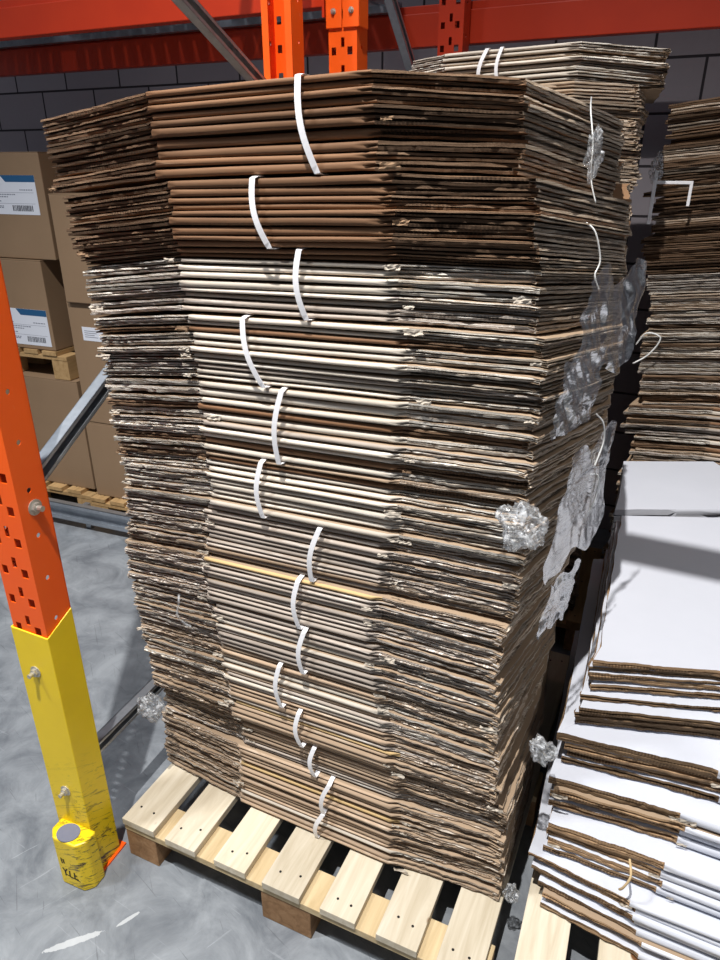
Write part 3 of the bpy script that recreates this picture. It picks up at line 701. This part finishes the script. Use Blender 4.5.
clump(W(.945, .098, 1.165), .043, 'shiny crumpled ball of clear film at the right corner of the stack at mid height', 1, sq=(1, .7, 1))
clump(W(.012, .15, .41), .042, 'crumpled clear film at the left side of the stack near the floor', 2, sq=(.9, .6, 1))
clump(W(1.028, .19, .585), .034, 'small grey crumpled film scrap between the brown and the white stack', 3, sq=(.8, .7, .9))
clump(W(.972, .305, 1.765), .028, 'white twist of film hanging on the string near the top right of the stack', 4, sq=(.5, .6, 1.3))
clump(W(1.005, .148, .165), .026, 'torn film scrap on the pallet edge under the stack corner', 5, sq=(.7, .6, 1))
def drape(c0, c1, c2, c3, nu, nv, amp, label, seed, mat=M_FILM, ragged=.25):
    """crumpled sheet of film over the quad c0..c3 (row frame), bulging outward"""
    c0, c1, c2, c3 = (Vector(c) for c in (c0, c1, c2, c3)); n = (c1-c0).cross(c3-c0).normalized(); vs = []; fs = []
    for i in range(nu+1):
        for j in range(nv+1):
            u, v = i/nu, j/nv
            ru = ragged*mn.noise(Vector((v*3, seed, 0))); rv = ragged*mn.noise(Vector((u*3, seed, 5)))
            uu = u+(u-.5)*ru*1.2; vv = v+(v-.5)*rv*1.6
            p = (c0*(1-uu)+c1*uu)*(1-vv)+(c3*(1-uu)+c2*uu)*vv
            q = Vector((u*3+v*1.6, v*1.5-u*.8, seed)); k = (1-abs(mn.noise(q*1.1))*2)*.7+(1-abs(mn.noise(Vector((q.x*3.4, q.y*1.6, seed))))*2)*.45+(1-abs(mn.noise(Vector((q.x*8, q.y*2.5, seed))))*2)*.14
            vs.append(W(*(p+n*amp*k)))
    for i in range(nu):
        for j in range(nv): a = i*(nv+1)+j; fs.append((a, a+1, a+nv+2, a+nv+1))
    o = MB().add(vs, fs).build('film_sheet', mat, None, True); o.modifiers.new('subdivision', 'SUBSURF').render_levels = 1; return tag(o, label, 'plastic film', 'torn sheets of stretch film')
drape((.975, .155, 1.40), (1.065, .42, 1.40), (1.072, .44, 1.58), (.99, .19, 1.58), 44, 30, .016, 'large torn sheet of clear film bulging from the right side of the stack', 3)
drape((.965, .13, 1.32), (1.02, .25, 1.33), (1.03, .27, 1.46), (.975, .14, 1.46), 34, 34, .012, 'wrinkled clear film hanging down below the large torn film sheet', 9)
drape((.985, .16, 1.02), (1.06, .36, 1.05), (1.07, .38, 1.28), (1.0, .18, 1.28), 30, 40, .008, 'clear film stretched over the lower right side of the stack', 5, ragged=.3)
drape((.985, .15, .90), (1.03, .26, .92), (1.04, .28, 1.02), (.995, .17, 1.02), 24, 24, .010, 'narrow film tail on the right side under mid height', 7, ragged=.4)
def twine(pts, r_, label, mat=M_TWINE):
    P = [Vector(p) for p in pts]; out = []
    for i in range(len(P)-1):
        a, b, c, d = P[max(i-1, 0)], P[i], P[i+1], P[min(i+2, len(P)-1)]
        for k in range(6):
            t = k/6; out.append(.5*((2*b)+(-a+c)*t+(2*a-5*b+4*c-d)*t*t+(-a+3*b-3*c+d)*t**3))
    out.append(P[-1]); o = MB().tube([W(*p) for p in out], r_, 6).build('twine', mat, None, True); return tag(o, label, 'string', 'loose strings on the stacks')
twine([(.955, .33, 1.85), (.957, .325, 1.83), (.968, .31, 1.78), (.972, .30, 1.73), (.985, .30, 1.69)], .0013, 'thin white string down the top bundle at the right side')
twine([(.975, .28, 1.66), (.992, .28, 1.645), (1.005, .29, 1.60), (1.0, .285, 1.575), (1.01, .29, 1.55)], .0016, 'thin white string in two curves below the film twist')
twine([(1.035, .28, 1.33), (1.05, .29, 1.31), (1.055, .30, 1.27), (1.045, .29, 1.22)], .0016, 'curved white string over film at the right side, mid height')
twine([(1.04, .30, 1.20), (1.055, .32, 1.19), (1.055, .32, 1.14), (1.04, .31, 1.09)], .0016, 'lower curved white string on the right side of the stack')
twine([(1.24, .165, .375), (1.245, .135, .36), (1.235, .128, .33), (1.23, .14, .305)], .0028, 'tan string looped over the white cartons', mat_plain('tan_twine', (196, 170, 128), .8))
twine([(.165, .132, .82), (.17, .120, .80), (.165, .116, .77), (.175, .125, .745), (.19, .13, .735)], .0030, 'clear twisted strap tail on the left facet at mid height', M_CRUMP)
twine([(1.10, 1.79, 1.13), (1.13, 1.77, 1.18), (1.18, 1.77, 1.165), (1.15, 1.78, 1.10), (1.10, 1.78, 1.06)], .003, 'curled white string on the tall dark stack at the right')
# bent white strap tail and film scrap on the right rear stack
bs = thing('strap_tail', W(1.07, 1.735, 1.56), SQ, 'bent white strap end sticking out of the tall dark right stack', 'strap')
mb = MB(); mb.box(.0, .012, 0, .004, .0, .17); mb.box(.012, .125, 0, .004, .128, .138); mb.box(.115, .125, 0, .004, .06, .128); mb.build('strap_end', M_STRAP, bs, bevel=.001)
clump(W(1.075, 1.745, 1.735), .034, 'white film knot on the tall dark stack at the right', 8, sq=(.6, .5, 1.2))
